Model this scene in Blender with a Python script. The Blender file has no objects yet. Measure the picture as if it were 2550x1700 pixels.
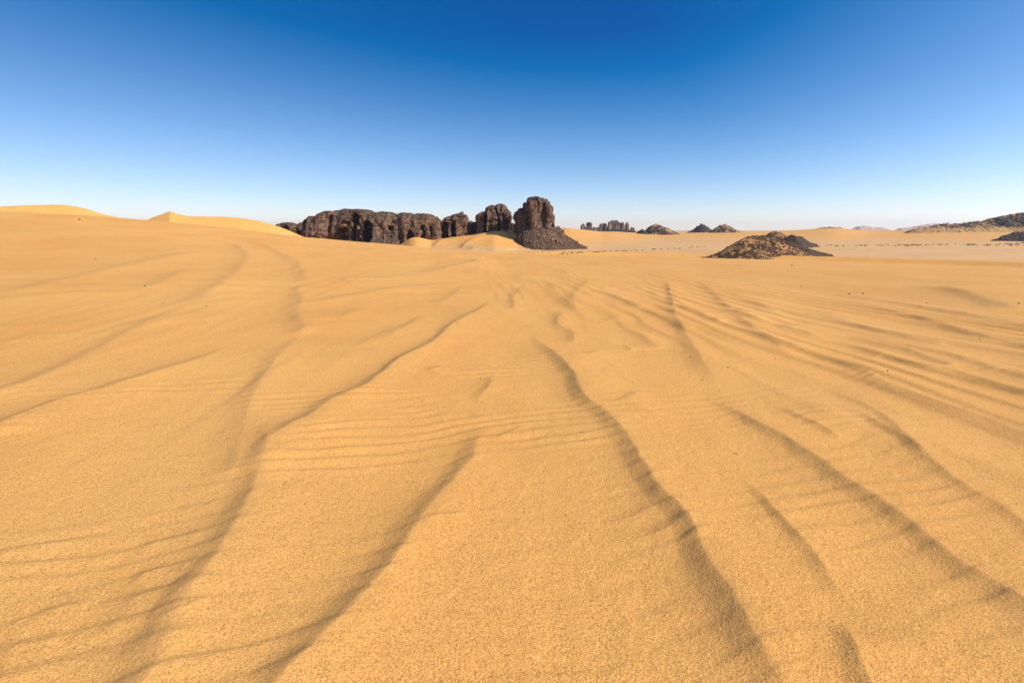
import bpy, math, random
import numpy as np
from mathutils import Vector

# ------------------------------------------------------------------ camera, sky, sun
SC = bpy.context.scene
COL = SC.collection
LENS = 17.0
F = LENS / 36.0 * 2550.0            # focal length in photograph pixels
VH = 572.0                          # true horizon row in the photograph
PITCH = math.atan((850 - VH) / F)   # camera looks down by this
ZC = 1.6                            # eye above the dune at the camera
PLAIN = -12.0                       # level of the plain below the dune

cam_d = bpy.data.cameras.new("camera")
cam_d.lens = LENS; cam_d.sensor_width = 36.0; cam_d.sensor_fit = 'HORIZONTAL'
cam_d.clip_start = 0.05; cam_d.clip_end = 60000
cam = bpy.data.objects.new("camera", cam_d); COL.objects.link(cam)
cam.location = (0, 0, ZC); cam.rotation_euler = (math.pi/2 - PITCH, 0, 0)
SC.camera = cam

SUN_AZ = math.radians(118)          # clockwise from the viewing direction (+Y)
SUN_EL = math.radians(34)
SV = Vector((math.sin(SUN_AZ)*math.cos(SUN_EL), math.cos(SUN_AZ)*math.cos(SUN_EL), math.sin(SUN_EL)))
sun_d = bpy.data.lights.new("sun", 'SUN'); sun_d.energy = 4.6; sun_d.angle = math.radians(0.53)
sun_d.color = (1.0, 0.94, 0.84)
sun = bpy.data.objects.new("sun", sun_d); COL.objects.link(sun)
sun.rotation_euler = SV.to_track_quat('Z', 'Y').to_euler()

W = bpy.data.worlds.new("World"); SC.world = W; W.use_nodes = True
wt = W.node_tree; wt.nodes.clear()
def wn(t, **k):
    n = wt.nodes.new(t)
    for a, b in k.items(): setattr(n, a, b)
    return n
wo = wn('ShaderNodeOutputWorld'); wb = wn('ShaderNodeBackground')
sky = wn('ShaderNodeTexSky', sky_type='NISHITA', sun_disc=False)
sky.sun_elevation = SUN_EL; sky.sun_rotation = SUN_AZ
sky.altitude = 900; sky.air_density = 1.0; sky.dust_density = 0.25; sky.ozone_density = 4.0
# a polarised clear sky: darkest on the great circle 90 degrees from the sun
tc = wn('ShaderNodeTexCoord')
dot = wn('ShaderNodeVectorMath', operation='DOT_PRODUCT'); dot.inputs[1].default_value = SV
wt.links.new(tc.outputs['Generated'], dot.inputs[0])
def wm(op, a, b):
    n = wn('ShaderNodeMath', operation=op)
    for i, v in enumerate((a, b)):
        if v is None: continue
        if isinstance(v, (int, float)): n.inputs[i].default_value = v
        else: wt.links.new(v, n.inputs[i])
    return n.outputs[0]
c2 = wm('MULTIPLY', dot.outputs['Value'], dot.outputs['Value'])
pol = wm('DIVIDE', wm('SUBTRACT', 1.0, c2), wm('ADD', 1.0, c2))
sep = wn('ShaderNodeSeparateXYZ'); wt.links.new(tc.outputs['Generated'], sep.inputs[0])
hif = wm('MINIMUM', wm('MAXIMUM', wm('MULTIPLY', wm('SUBTRACT', .68, sep.outputs['Z']), 4.5), 0.0), 1.0)
upf = wm('MINIMUM', wm('MAXIMUM', wm('MULTIPLY', sep.outputs['Z'], 3.0), 0.0), 1.0)
SKY_POL = 0.46
k = wm('MULTIPLY', wm('MULTIPLY', hif, wm('SUBTRACT', 1.0, wm('MULTIPLY', wm('MAXIMUM', dot.outputs['Value'], 0.0), .9))), wm('ADD', wm('MULTIPLY', wm('MULTIPLY', pol, upf), SKY_POL), wm('MULTIPLY', upf, .40)))
fwd = wm('ADD', 1.17, wm('MULTIPLY', dot.outputs['Value'], .42))      # aerosol brightens the sky toward the sun
comb = wn('ShaderNodeCombineXYZ')
for i, s in enumerate((1.42, 0.80, 0.39)):
    lowf = (1.22, 1.04, 1.09)[i]
    wt.links.new(wm('MULTIPLY', wm('MAXIMUM', wm('SUBTRACT', 1.0, wm('MULTIPLY', k, s)), 0.0), wm('MULTIPLY', fwd, wm('ADD', lowf, wm('MULTIPLY', upf, 1-lowf)))), comb.inputs[i])
mulc = wn('ShaderNodeVectorMath', operation='MULTIPLY')
wt.links.new(sky.outputs[0], mulc.inputs[0]); wt.links.new(comb.outputs[0], mulc.inputs[1])
wt.links.new(mulc.outputs[0], wb.inputs[0]); wb.inputs[1].default_value = 0.108
wt.links.new(wb.outputs[0], wo.inputs[0])

SC.view_settings.view_transform = 'Standard'; SC.view_settings.look = 'None'
SC.view_settings.gamma = 1.0; SC.view_settings.exposure = 0.41

# ------------------------------------------------------------------ photograph pixel -> ray
CP, SP = math.cos(PITCH), math.sin(PITCH)
def ray(u, v):                      # direction with forward component 1
    a, b = (u - 1275.0) / F, (850.0 - v) / F
    y = CP + b * SP; z = b * CP - SP
    return a / y, z / y
def P(u, v, Y):                     # point at forward distance Y
    a, t = ray(u, v)
    return np.array((a * Y, Y, ZC + t * Y))
def azt(u, v):                      # azimuth and tangent of elevation
    a, t = ray(u, v)
    return math.atan(a), t / math.hypot(1, a)

# ------------------------------------------------------------------ noise
def _h2(ix, iy, seed):
    n = (ix.astype(np.int64) * 374761393 + iy.astype(np.int64) * 668265263 + seed * 974634777) & 0xFFFFFFFF
    n = ((n ^ (n >> 13)) * 1274126177) & 0xFFFFFFFF
    return ((n ^ (n >> 16)) & 0xFFFF) / 32767.5 - 1.0
def n2(x, y, seed=0):
    ix = np.floor(x); iy = np.floor(y); fx = x - ix; fy = y - iy
    sx = fx*fx*fx*(fx*(fx*6-15)+10); sy = fy*fy*fy*(fy*(fy*6-15)+10)
    a = _h2(ix, iy, seed); b = _h2(ix+1, iy, seed); c = _h2(ix, iy+1, seed); d = _h2(ix+1, iy+1, seed)
    return (a + (b-a)*sx) + ((c + (d-c)*sx) - (a + (b-a)*sx)) * sy
def f2(x, y, seed=0, o=3):
    r = 0; a = 1.0; t = 0
    for i in range(o):
        r = r + a * n2(x * 2**i + 17.3*i, y * 2**i - 9.1*i, seed+i); t += a; a *= .5
    return r / t
def n3(x, y, z, seed=0):
    ix = np.floor(x); iy = np.floor(y); iz = np.floor(z)
    fx = x-ix; fy = y-iy; fz = z-iz
    sx = fx*fx*(3-2*fx); sy = fy*fy*(3-2*fy); sz = fz*fz*(3-2*fz)
    def h(a, b, c): return _h2(a + c*57, b + c*131, seed)
    def pl(k):
        a = h(ix, iy, iz+k); b = h(ix+1, iy, iz+k); c = h(ix, iy+1, iz+k); d = h(ix+1, iy+1, iz+k)
        p = a + (b-a)*sx; return p + ((c + (d-c)*sx) - p)*sy
    p0 = pl(0); return p0 + (pl(1)-p0)*sz
def f3(x, y, z, seed=0, o=3):
    r = 0; a = 1.0; t = 0
    for i in range(o):
        r = r + a*n3(x*2**i+3.7*i, y*2**i+1.3*i, z*2**i-5.1*i, seed+i); t += a; a *= .5
    return r/t
def sst(a, b, x):
    t = np.clip((x-a)/(b-a), 0, 1); return t*t*(3-2*t)

# ------------------------------------------------------------------ large shape of the terrain
AZG = np.radians(np.linspace(-180, 180, 3601))
def table(rows, smooth=0.4, ends=None):
    """rows of (azimuth rad, value) -> smoothed lookup over azimuth"""
    a = np.array([r[0] for r in rows]); b = np.array([r[1] for r in rows])
    if ends is not None:
        a = np.concatenate(([-math.pi, -1.6], a, [1.6, math.pi])); b = np.concatenate(([ends, b[0]], b, [b[-1], ends]))
    g = np.interp(AZG, a, b)
    n = max(1, int(smooth*10)); kx = np.arange(-3*n, 3*n+1); kk = np.exp(-(kx/n)**2/2); kk /= kk.sum()
    g = np.convolve(np.pad(g, 3*n, mode='edge'), kk, mode='valid')
    return lambda az: np.interp(az, AZG, g)
# brow of the dune the camera stands on: (u, v, distance, run-out length)
BROW = [(-300,520,62,70),(0,526,60,70),(200,535,58,70),(380,549,56,70),(560,566,54,70),(740,589,52,75),(860,600,50,80),(960,608,48,90),
        (1080,622,44,110),(1250,642,36,150),(1500,662,30,180),(1750,690,24,200),(2000,722,19,210),(2300,762,15.5,215),(2550,793,14,220),(2900,840,12,220)]
_b = []
for u, v, R, L in BROW:
    az, t = azt(u, v); _b.append((az, ZC + R*t, R, L))
BZ = table([(a, z) for a, z, R, L in _b], .8, 0.0)
BR = table([(a, R) for a, z, R, L in _b], .8, 30.0)
BL = table([(a, L) for a, z, R, L in _b], .8, 100.0)
# far skyline of the plain: rises gently to a low swell
SKYL = [(-400,578,1000),(1000,578,900),(1300,572,700),(1390,568,700),(1420,568.5,700),(1470,574,760),(1500,577.5,800),(1530,577,850),(1570,580,900),(1640,583,1000),(1760,580,1050),
        (1840,577.5,1150),(1900,576,1200),(1960,574,1250),(2010,571.5,1250),(2040,569.5,1250),(2065,568.5,1250),(2090,569,1250),(2120,571,1300),(2170,574,1400),(2240,573.5,1400),(2290,572,1400),(2400,571,1400),(2700,571,1400)]
_s = []
for u, v, R in SKYL:
    az, t = azt(u, v); _s.append((az, ZC + R*t, R))
SZ = table([(a, z) for a, z, R in _s], .25, -10.0)
SR = table([(a, R) for a, z, R in _s], 1.0, 1200.0)
# dunes standing behind the brow on the left
DUN = [(-400,512,170),(-100,520,170),(0,514.5,170),(60,512,170),(140,510.5,170),(175,512,170),(215,520,170),(255,534,170),(290,541,170),(320,549,170),(350,560,170),(375,580,170),(390,640,170)]
DUN2 = [(200,500,210),(380,518,210),(425,526,210),(440,533,210),(470,539.5,210),(540,541,210),(590,543,210),(640,550,210),(690,563,210),(720,574,210),(755,589,210),(800,612,210),(850,640,210)]
def dtab(rows):
    o = []
    for u, v, R in rows:
        az, t = azt(u, v); o.append((az, ZC + R*t))
    return table(o, .25, PLAIN)
D1 = dtab(DUN); D2 = dtab(DUN2)
# sand banked against the rocks in the middle distance
MID = [(900,640,366),(985,616,366),(1005,604,366),(1020,594,366),(1032,590,366),(1050,592,366),(1075,599,366),(1110,594,366),(1150,589,366),(1190,583,366),(1230,575,366),(1262,577,366),(1290,580,366),(1340,580,366),(1400,590,366),(1430,612,366),(1470,640,366)]
M0 = dtab(MID)

def base(x, y):
    r = np.hypot(x, y) + 1e-6; az = np.arctan2(x, y)
    bz, br, bl = BZ(az), BR(az), BL(az)
    t = np.clip(r/br, 0, 1)
    z = bz * t**1.6
    q = np.clip((r-br)/bl, 0, None)
    drop = q*q/(q+0.12)                         # rounded start, then straight
    s = 1 - np.exp(-(drop*1.15)**1.35 * 1.6)
    z = np.where(r > br, bz + (PLAIN-bz)*s, z)
    # swell on the horizon
    sz, sr = SZ(az), SR(az)
    w = sst(0.38, 1.0, r/sr) * np.where(r > sr, np.exp(-((r-sr)/900.0)**2), 1)
    w = np.where(r > sr, np.exp(-((r-sr)/900.0)**2), (np.clip(r/sr,0,1)**1.0*sst(.35,1.0,r/sr)))
    z = z + (sz - PLAIN) * w * sst(60, 300, r)
    # dunes behind the brow
    for D, R, fw, bw, sl in ((D1, 170., 1.0, 1.0, 0.36), (D2, 210., 1.0, 1.0, 0.30)):
        d = D(az); dr = r - R
        face = d - sl*np.abs(dr)*np.where(dr < 0, 1, 1.6) - 0.0006*dr*dr*(dr < 0)
        if D is D2:                             # slip face on its left, crest curving toward us
            a0, _ = azt(425, 530); a1, _ = azt(392, 556)
            tt = np.clip(-dr/34.0, 0, 1)
            xb = (a0 + (a1-a0)*tt**1.8) * R
            face = face - 0.62*np.clip(xb - az*R, 0, None)
        kk = 0.6
        h = np.clip(0.5 + 0.5*(face - z)/kk, 0, 1)
        z = np.where(r > 75, z*(1-h) + face*h + kk*h*(1-h)*.5, z)
    m = M0(az); dr = r - 366.
    face = m - 0.20*np.abs(dr)*np.where(dr < 0, 1, .0) - 0.25*np.clip(dr-60, 0, None)
    h = np.clip(0.5 + 0.5*(face - z)/1.2, 0, 1)
    z = np.where(r > 120, z*(1-h) + face*h + 1.2*h*(1-h)*.5, z)
    # low relief of the plain
    far = sst(90, 260, r)
    z = z + far*(0.5*f2(x/60, y/90, 5, 2) + 0.22*f2(x/21+3, y/32, 8, 2))
    near_m = np.exp(-((r-366)/45.)**2)*sst(.15, .0, np.abs(az+.08)-.05)
    z = z + near_m*.45*f2(x/11, y/9, 61, 3)
    return z

def hit(u, v, rmin=1.0, rmax=6000.):
    a, t = ray(u, v)
    Y = np.exp(np.linspace(math.log(rmin*.7), math.log(rmax), 6000))
    zt = base(a*Y, Y); zr = ZC + t*Y
    k = np.argmax(zr < zt)
    if zr[k] >= zt[k]: return None
    if k > 0:
        e0 = zr[k-1]-zt[k-1]; e1 = zr[k]-zt[k]; w = e0/(e0-e1); Yh = Y[k-1] + (Y[k]-Y[k-1])*w
    else: Yh = Y[0]
    return np.array((a*Yh, Yh, ZC + t*Yh))

# ------------------------------------------------------------------ wind-built crests, traced near -> far
# ((u,v)... in 2352-wide coordinates, height m, lee width m, stoss width m)
K = 2550/2352
RIDGES = [
 ([(170,1760),(270,1650),(340,1568),(420,1430),(480,1330),(530,1240),(570,1170),(602,1090),(618,1045),(620,1010),(600,960)], .046,.20,.5, 1),
 ([(600,1060),(622,1030),(665,1000),(720,965),(785,922),(850,890),(880,862),(930,825),(1000,790),(1050,745),(1100,715),(1140,688)], .042,.17,.45, 1),
 ([(545,1120),(560,1010),(580,930),(600,890),(640,830),(680,782),(705,760)], .03,.22,.5, 1),
 ([(690,775),(703,755),(690,735),(684,715),(697,692),(690,668),(716,650)], .05,.35,.8, 1),
 ([(690,662),(703,640),(690,612),(660,590),(600,562),(540,545)], .05,.5,1.2, 0),
 ([(-60,1020),(0,995),(60,960),(140,930),(240,903),(330,872),(400,850),(450,835),(500,812),(530,795)], .038,.2,.5, 1),
 ([(-60,930),(0,905),(80,880),(160,840),(240,800),(320,755),(400,720),(447,704)], .036,.25,.7, 1),
 ([(400,722),(460,690),(520,650),(555,615),(568,590),(555,570),(520,555),(480,545)], .05,.45,1.2, 0),
 ([(0,792),(60,778),(130,765)], .02,.3,.6,0),
 ([(0,682),(120,655),(200,635),(300,610),(400,588),(480,575)], .045,.6,1.5, 0),
 ([(560,1700),(650,1600),(740,1500),(800,1440),(850,1380),(900,1310),(950,1240),(1000,1165),(1050,1110),(1090,1060),(1112,1005),(1152,966)], .038,.17,.4, 1),
 ([(1930,1760),(1860,1660),(1800,1568),(1740,1490),(1690,1400),(1640,1310),(1600,1240),(1560,1180),(1510,1120),(1470,1060),(1430,990),(1390,950),(1350,920),(1315,860),(1280,820),(1240,785),(1212,762)], .046,.17,.6, 1),
 ([(2060,1720),(2010,1600),(1975,1520),(1950,1470),(1935,1430)], .022,.09,.25, 1),
 ([(1890,1400),(1915,1370),(1905,1340),(1870,1290),(1830,1235),(1770,1170),(1728,1108)], .02,.10,.3, 1),
 ([(2640,1570),(2530,1500),(2420,1440),(2352,1400),(2280,1350),(2200,1300),(2130,1245),(2060,1190),(1990,1140),(1930,1100),(1870,1055),(1800,1010),(1740,975),(1680,940),(1620,905)], .038,.16,.6, 1),
 ([(2620,1380),(2520,1310),(2420,1250),(2352,1210),(2290,1170),(2230,1130),(2170,1090),(2110,1040),(2050,1000),(1990,960),(1930,920)], .022,.14,.5, 1),
 ([(2620,1090),(2520,1055),(2420,1022),(2352,1000),(2280,970),(2200,945),(2120,915),(2040,885),(1970,850),(1900,825),(1855,808)], .035,.2,.6, 1),
 ([(1672,890),(1630,855),(1600,810),(1570,760),(1550,720),(1540,670),(1530,640)], .035,.22,.6, 1),
 ([(1322,792),(1318,765),(1290,752),(1280,737),(1293,722),(1285,710)], .028,.2,.5, 0),
 ([(1188,715),(1180,690),(1195,667),(1218,654)], .03,.25,.6, 0),
 ([(1095,930),(1115,905),(1127,880),(1130,858)], .016,.12,.4, 0),
 ([(1410,940),(1440,922),(1480,905)], .012,.08,.2, 0),
 ([(1330,720),(1318,685),(1345,655),(1367,640)], .035,.3,.8, 0),
 ([(1835,832),(1790,797),(1740,760),(1700,730),(1660,695),(1635,670),(1600,642)], .035,.25,.7, 0),
 ([(1955,1025),(1890,990),(1850,970),(1790,935)], .018,.12,.4, 0),
 ([(1330,715),(1300,690),(1275,665),(1250,637)], .03,.3,.8, 0),
 ([(815,802),(870,777),(920,757),(962,738)], .018,.2,.5, 0),
 ([(1000,700),(1040,680),(1065,660)], .025,.3,.6, 0),
 ([(300,1262),(400,1242),(493,1224)], .007,.04,.12, 0),
 ([(290,1330),(400,1310),(470,1290)], .009,.045,.14, 0),
 ([(270,1388),(380,1365),(465,1335)], .009,.045,.14, 0),
 ([(-20,1460),(60,1425),(140,1400),(230,1385)], .009,.045,.14, 0),
 ([(-20,1520),(50,1490),(160,1470)], .008,.045,.14, 0),
 ([(330,1450),(430,1425),(500,1390)], .006,.04,.12, 0),
 ([(960,1215),(1010,1200),(1080,1190)], .007,.04,.12, 0),
 ([(1380,1205),(1450,1190),(1515,1160)], .006,.04,.12, 0),
 ([(1440,1250),(1510,1230),(1570,1200)], .006,.04,.12, 0),
 ([(1130,1020),(1170,995),(1215,975)], .008,.05,.1, 0),
 ([(2352,712),(2300,700),(2252,686),(2215,671),(2150,662),(2060,656)], .085,.6,1.5, 0),
 ([(1415,741),(1391,732)], .02,.2,.4, 0),
 ([(1520,806),(1511,800),(1477,773),(1434,760),(1410,752)], .026,.2,.4, 0),
 ([(1460,811),(1454,807),(1437,795)], .018,.15,.3, 0),
 ([(1290,822),(1350,817),(1395,807)], .014,.10,.2, 0),
 ([(1665,745),(1632,738),(1608,723),(1568,710),(1540,703)], .035,.25,.5, 0),
 ([(1755,741),(1715,730),(1681,725),(1655,717)], .03,.25,.5, 0),
 ([(1885,779),(1851,766),(1814,756),(1790,748)], .03,.22,.5, 0),
 ([(2180,798),(2068,773),(1985,754),(1921,733),(1861,723),(1800,712)], .035,.22,.6, 0),
 ([(2600,865),(2420,815),(2352,800),(2234,770),(2135,740),(2035,713),(1945,697),(1850,685)], .04,.25,.6, 0),
 ([(2200,852),(2151,833),(2068,803),(1968,780),(1930,770)], .03,.18,.5, 0),
 ([(2600,985),(2420,925),(2352,907),(2200,860),(2068,833),(1931,787),(1900,778)], .026,.18,.5, 0),
 ([(2600,935),(2420,888),(2352,870),(2234,837),(2101,800),(2060,788)], .03,.2,.5, 0),
 ([(2140,1058),(2101,1030),(2068,1000),(2034,963),(1988,933),(1934,910),(1888,886)], .018,.12,.4, 1),
 ([(2600,792),(2420,760),(2300,740),(2180,718),(2050,695),(1950,680),(1850,668)], .045,.3,.7, 0),
 ([(1800,722),(1740,700),(1690,682),(1650,672)], .035,.3,.6, 0),
 ([(1480,712),(1430,690),(1390,672),(1370,665)], .035,.3,.6, 0),
 ([(1600,760),(1560,742),(1500,722),(1460,712)], .022,.25,.5, 0),
 ([(340,668),(433,622),(465,616)], .04,.4,.8, 0),
 ([(-40,756),(133,747),(260,734)], .018,.2,.5, 0),
 ([(-40,692),(134,678),(400,667),(566,660)], .028,.3,.7, 0),
 ([(430,707),(500,697),(580,690)], .022,.25,.5, 0),
 ([(700,706),(783,688),(884,668),(1010,653),(1095,650)], .035,.35,.8, 0),
 ([(770,740),(830,718),(860,712)], .028,.3,.5, 0),
 ([(970,630),(1084,603),(1105,592)], .05,.5,1., 0),
 ([(770,645),(884,638),(1000,632)], .04,.4,1., 0),
 ([(975,858),(1030,843)], .015,.12,.3, 0),
 ([(860,790),(910,770),(964,733),(985,722)], .02,.2,.5, 0),
 ([(1063,572),(1070,563),(1084,555),(1102,546),(1117,538)], 1.3,2.6,9., 0),
 ([(990,573),(1000,566),(1008,558),(1012,550)], .7,2.6,6., 0),
]
RG = []
for pts, h, wl, ws, rough in RIDGES:
    g = []
    for (a, b) in pts:
        p = hit(a*K, b*K, 120. if h > .5 else 1.)
        if p is not None: g.append(p[:2])
    if len(g) < 2: continue
    g = np.array(g)
    # Catmull-Rom refinement
    q = []; n = len(g)
    for i in range(n-1):
        p0 = g[max(i-1,0)]; p1 = g[i]; p2 = g[i+1]; p3 = g[min(i+2,n-1)]
        for t in np.linspace(0, 1, 5)[:-1]:
            q.append(.5*((2*p1)+(-p0+p2)*t+(2*p0-5*p1+4*p2-p3)*t*t+(-p0+3*p1-3*p2+p3)*t**3))
    q.append(g[-1]); RG.append((np.array(q), h, wl, ws, rough))

def asym(p, k=.28):
    """asymmetric ripple profile, phase p in cycles: long rise, short fall"""
    f = p - np.floor(p)
    up = .5 - .5*np.cos(np.pi*np.clip(f/(1-k), 0, 1)); dn = .5 + .5*np.cos(np.pi*np.clip((f-(1-k))/k, 0, 1))
    return np.where(f < 1-k, up, dn)

def detail(x, y):
    """ridges and ripples; returns height and a mask of coarse tint: crest grains and shade painted on the lee sides"""
    r = np.hypot(x, y); az = np.arctan2(x, y)
    z = np.zeros_like(x); lee = np.zeros_like(x)
    for q, h, wl, ws, rough in RG:
        if h < .2: h = h*(.76 - .10*(q[:,1].min() > 5)); wl = wl*.63; ws = ws*.8
        pad = 5*max(wl, ws)
        m = (x > q[:,0].min()-pad) & (x < q[:,0].max()+pad) & (y > q[:,1].min()-pad) & (y < q[:,1].max()+pad)
        idx = np.nonzero(m)
        if idx[0].size == 0: continue
        px = x[idx]; py = y[idx]
        q_ = .35*max(1, wl/.2); ja = .032*min(1, max(wl, .08)/.12) if rough else .07*wl/.2; px = px + ja*f2(px/q_, py/q_, 31, 3); py = py + ja*f2(px/q_+9, py/q_, 33, 3)
        best = np.full(px.shape, 1e9); sd = np.zeros_like(px); tt = np.zeros_like(px); wsum = np.full(px.shape, 1e-30)
        L = np.concatenate(([0], np.cumsum(np.hypot(*np.diff(q, axis=0).T))))
        T = np.gradient(q, axis=0); T /= np.linalg.norm(T, axis=1, keepdims=True)+1e-12
        for i in range(len(q)-1):
            ax, ay = q[i]; dx, dy = q[i+1]-q[i]; l2 = dx*dx+dy*dy
            if l2 < 1e-10: continue
            t = np.clip(((px-ax)*dx+(py-ay)*dy)/l2, 0, 1)
            ex = px-ax-t*dx; ey = py-ay-t*dy; d2 = ex*ex+ey*ey
            b = d2 < best
            best = np.where(b, d2, best)
            tx = T[i,0]+(T[i+1,0]-T[i,0])*t; ty = T[i,1]+(T[i+1,1]-T[i,1])*t
            sd = np.where(b, tx*ey-ty*ex, sd)
            w_ = math.sqrt(l2)/(d2+2e-4)**3; wsum += w_; tt += w_*(L[i]+t*math.sqrt(l2))/L[-1]
        d = np.sqrt(best); tt = tt/wsum
        wv = 1 + .42*f2(px/.6, py/.6, 41, 2) if rough else 1 + .3*n2(px/.5, py/.5, 42)
        taper = (sst(0, .07, tt) if L[-1] > 1.5 else sst(0, .3, tt))*sst(0, .3, 1-tt)
        am = 1.5*h*taper*(1 + (.26*f2(px/.7, py/.7, 43, 2) if rough else .3*f2(px/(4*wl), py/(4*wl), 44, 2)))
        rd = .28*wl
        dn = (np.sqrt(d*d+rd*rd)-rd)/(wl*wv); lf = .35*np.clip(1-dn/1.2, 0, 1)**1.5 + .65*np.exp(-dn*.95)
        ds = d/(ws*1.8); sf = .5*np.exp(-ds) + .5/(1+(1.6*ds)**2) 
        sf = sf*(1-sst(.25, .8, d/pad)); ov = np.sqrt(np.maximum(best-sd*sd, 0)); bl = np.clip(.5+sd/(.30*wl+1.3*ov), 0, 1); bl = bl*bl*(3-2*bl); f = bl*lf+(1-bl)*sf
        z[idx] += am*f
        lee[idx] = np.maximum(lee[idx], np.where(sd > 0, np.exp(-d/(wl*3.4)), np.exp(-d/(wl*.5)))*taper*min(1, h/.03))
    # broad low undulation
    near = 1 - sst(60, 140, r)
    z += near*(.014*f2(x/3.2, y/6.5, 3, 3))*sst(1.0, 5.0, r) + near*.006*f2(x/.5, y/.9, 4, 2)
    # long parallel ripples running away from the camera, strongest low on the right
    th = math.radians(-5)
    s = x*math.cos(th) - y*math.sin(th); l = x*math.sin(th) + y*math.cos(th)
    w = s + .38*f2(s/2.2, l/4.6, 11, 3) + .14*f2(s/.8, l/2.4, 14, 2)
    patch = sst(-.25, .55, f2(s/1.9, l/6.5, 17, 3))
    right = sst(math.radians(-2), math.radians(24), az)*sst(4.5, 8, r)*(1-sst(30, 60, r))
    lim = 1-sst(.85, 1.2, r/BR(az)); right = right*lim
    z += .018*asym(-w/1.15, .26)*patch*right
    patch2 = sst(-.05, .35, f2(s/.9+7, l/4.5, 19, 3))
    z += (.006+.014*right)*asym(-(w*1.0+.2)/(.47), .3)*np.clip(patch2+.15*right,0,1)*lim*sst(2.6, 6, r)*(1-sst(25, 45, r))
    z += .022*right*asym(-(w+.3*f2(s/5, l/9, 91, 2))/.55, .3)*sst(-.1,.3,f2(s/1.2, l/5.5, 93, 2))*sst(6,10,r)*(1-sst(30,55,r))
    cen = sst(math.radians(-24), math.radians(-12), az)*(1-sst(math.radians(14), math.radians(30), az))*sst(9, 15, r)*lim
    z += .016*cen*asym(-(w+.5*f2(s/1.6, l/2.6, 97, 3))/1.9, .25)*sst(-.15, .3, f2(s/1.6, l/3.2, 98, 2))
    # cross ripples, running left-near to right-far
    th = math.radians(71)
    s = x*math.cos(th) - y*math.sin(th); l = x*math.sin(th) + y*math.cos(th)
    w = s + .16*f2(s/.7, l/1.3, 21, 3) + .03*f2(s/.2,l/.5,22,2)
    pm = sst(-.02, .45, f2(s/.9+5, l/1.5, 23, 3))
    left = 1 - sst(math.radians(-5), math.radians(28), az)
    z += .0058*asym(-w/.155, .28)*np.clip(lee*.85*sst(-.25,.35,f2(s/.33, l/.9, 95, 2)) + 1.1*pm*(.35+.65*left), 0, 1.1)*(1-sst(7, 14, r))*(1+.5*n2(x/.3,y/.3,25))
    w2 = s + .5*f2(s/3., l/6., 27, 3)
    pm2 = sst(-.15, .5, f2(s/3.5+2, l/5., 29, 3))
    z += .026*lim*asym(-w2/1.25, .3)*pm2*(.35+.65*left)*sst(6, 14, r)*(1-sst(45, 80, r))
    # ripples on the far sand
    w3 = l*.0 + s + 1.6*f2(x/14., y/30., 35, 3)
    z += .05*asym(-w3/4.6, .35)*sst(25, 60, r)*(1-sst(150, 230, r))*sst(.0, .5, f2(x/25, y/40, 37, 2))
    return z, lee

def make_ground():
    a_in = np.radians(np.concatenate((np.linspace(-58, 58, 1750), )))
    a_out = np.radians(np.linspace(58, 302, 150)[1:-1])
    az = np.concatenate((a_in, a_out)); na = len(az)
    dmax = math.radians(64)
    d = np.linspace(dmax, math.atan(1.6/26.), 820)
    r1 = 1.6/np.tan(d)
    r2 = np.exp(np.linspace(math.log(26.), math.log(420.), 560))[1:]
    r3 = np.exp(np.linspace(math.log(420.), math.log(9000.), 300))[1:]
    rr = np.concatenate(([.04, .2, .45], r1[r1 > .5], r2, r3)); nr = len(rr)
    A, R = np.meshgrid(az, rr)
    X = R*np.sin(A); Y = R*np.cos(A)
    Z = base(X, Y); dz, lee = detail(X, Y)
    Z = Z + dz
    co = np.stack((X, Y, Z), -1).reshape(-1, 3)
    i = np.arange(nr-1)[:, None]*na; j = np.arange(na)[None, :]; j2 = (j+1) % na
    q = np.stack(((i+j), (i+j2), (i+na+j2), (i+na+j)), -1).reshape(-1, 4)[:, ::-1]
    me = bpy.data.meshes.new("sand_ground")
    me.vertices.add(len(co)); me.vertices.foreach_set("co", co.astype(np.float32).ravel())
    me.loops.add(q.size); me.loops.foreach_set("vertex_index", q.astype(np.int32).ravel())
    me.polygons.add(len(q)); me.polygons.foreach_set("loop_start", np.arange(0, q.size, 4, dtype=np.int32))
    me.polygons.foreach_set("use_smooth", np.ones(len(q), dtype=bool))
    me.update(calc_edges=True)
    # stony floor of the flat between the dunes
    z0 = base(X, Y)
    fl = (1 - sst(-12.0, -7.8, z0 + .8*f2(X/30, Y/20, 51, 3)))*sst(110, 200, R)
    st = .5+.5*f2(X/160., Y/22., 53, 4)
    fl = np.clip(fl*(.35 + 1.0*st), 0, 1)*(1-.5*sst(700, 1500, R))
    for nm, arr in (("floor", fl), ("coarse_shade", lee)):
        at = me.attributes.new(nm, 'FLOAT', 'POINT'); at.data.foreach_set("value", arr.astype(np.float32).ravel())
    return me

# ------------------------------------------------------------------ materials
def mat(name):
    m = bpy.data.materials.new(name); m.use_nodes = True
    nt = m.node_tree; b = nt.nodes['Principled BSDF']
    return m, nt, b
def N(nt, t, **k):
    n = nt.nodes.new(t)
    for a, v in k.items(): setattr(n, a, v)
    return n
def noise(nt, vec, scale, detail=4, rough=.55):
    n = N(nt, 'ShaderNodeTexNoise'); n.inputs['Scale'].default_value = scale
    n.inputs['Detail'].default_value = detail; n.inputs['Roughness'].default_value = rough
    nt.links.new(vec, n.inputs['Vector']); return n.outputs['Fac']
def ramp(nt, fac, stops):
    n = N(nt, 'ShaderNodeValToRGB'); nt.links.new(fac, n.inputs[0])
    e = n.color_ramp.elements
    while len(e) < len(stops): e.new(.5)
    for k, (p, c) in zip(e, stops):
        k.position = p; k.color = (*c, 1) if len(c) == 3 else c
    return n.outputs[0]
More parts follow.
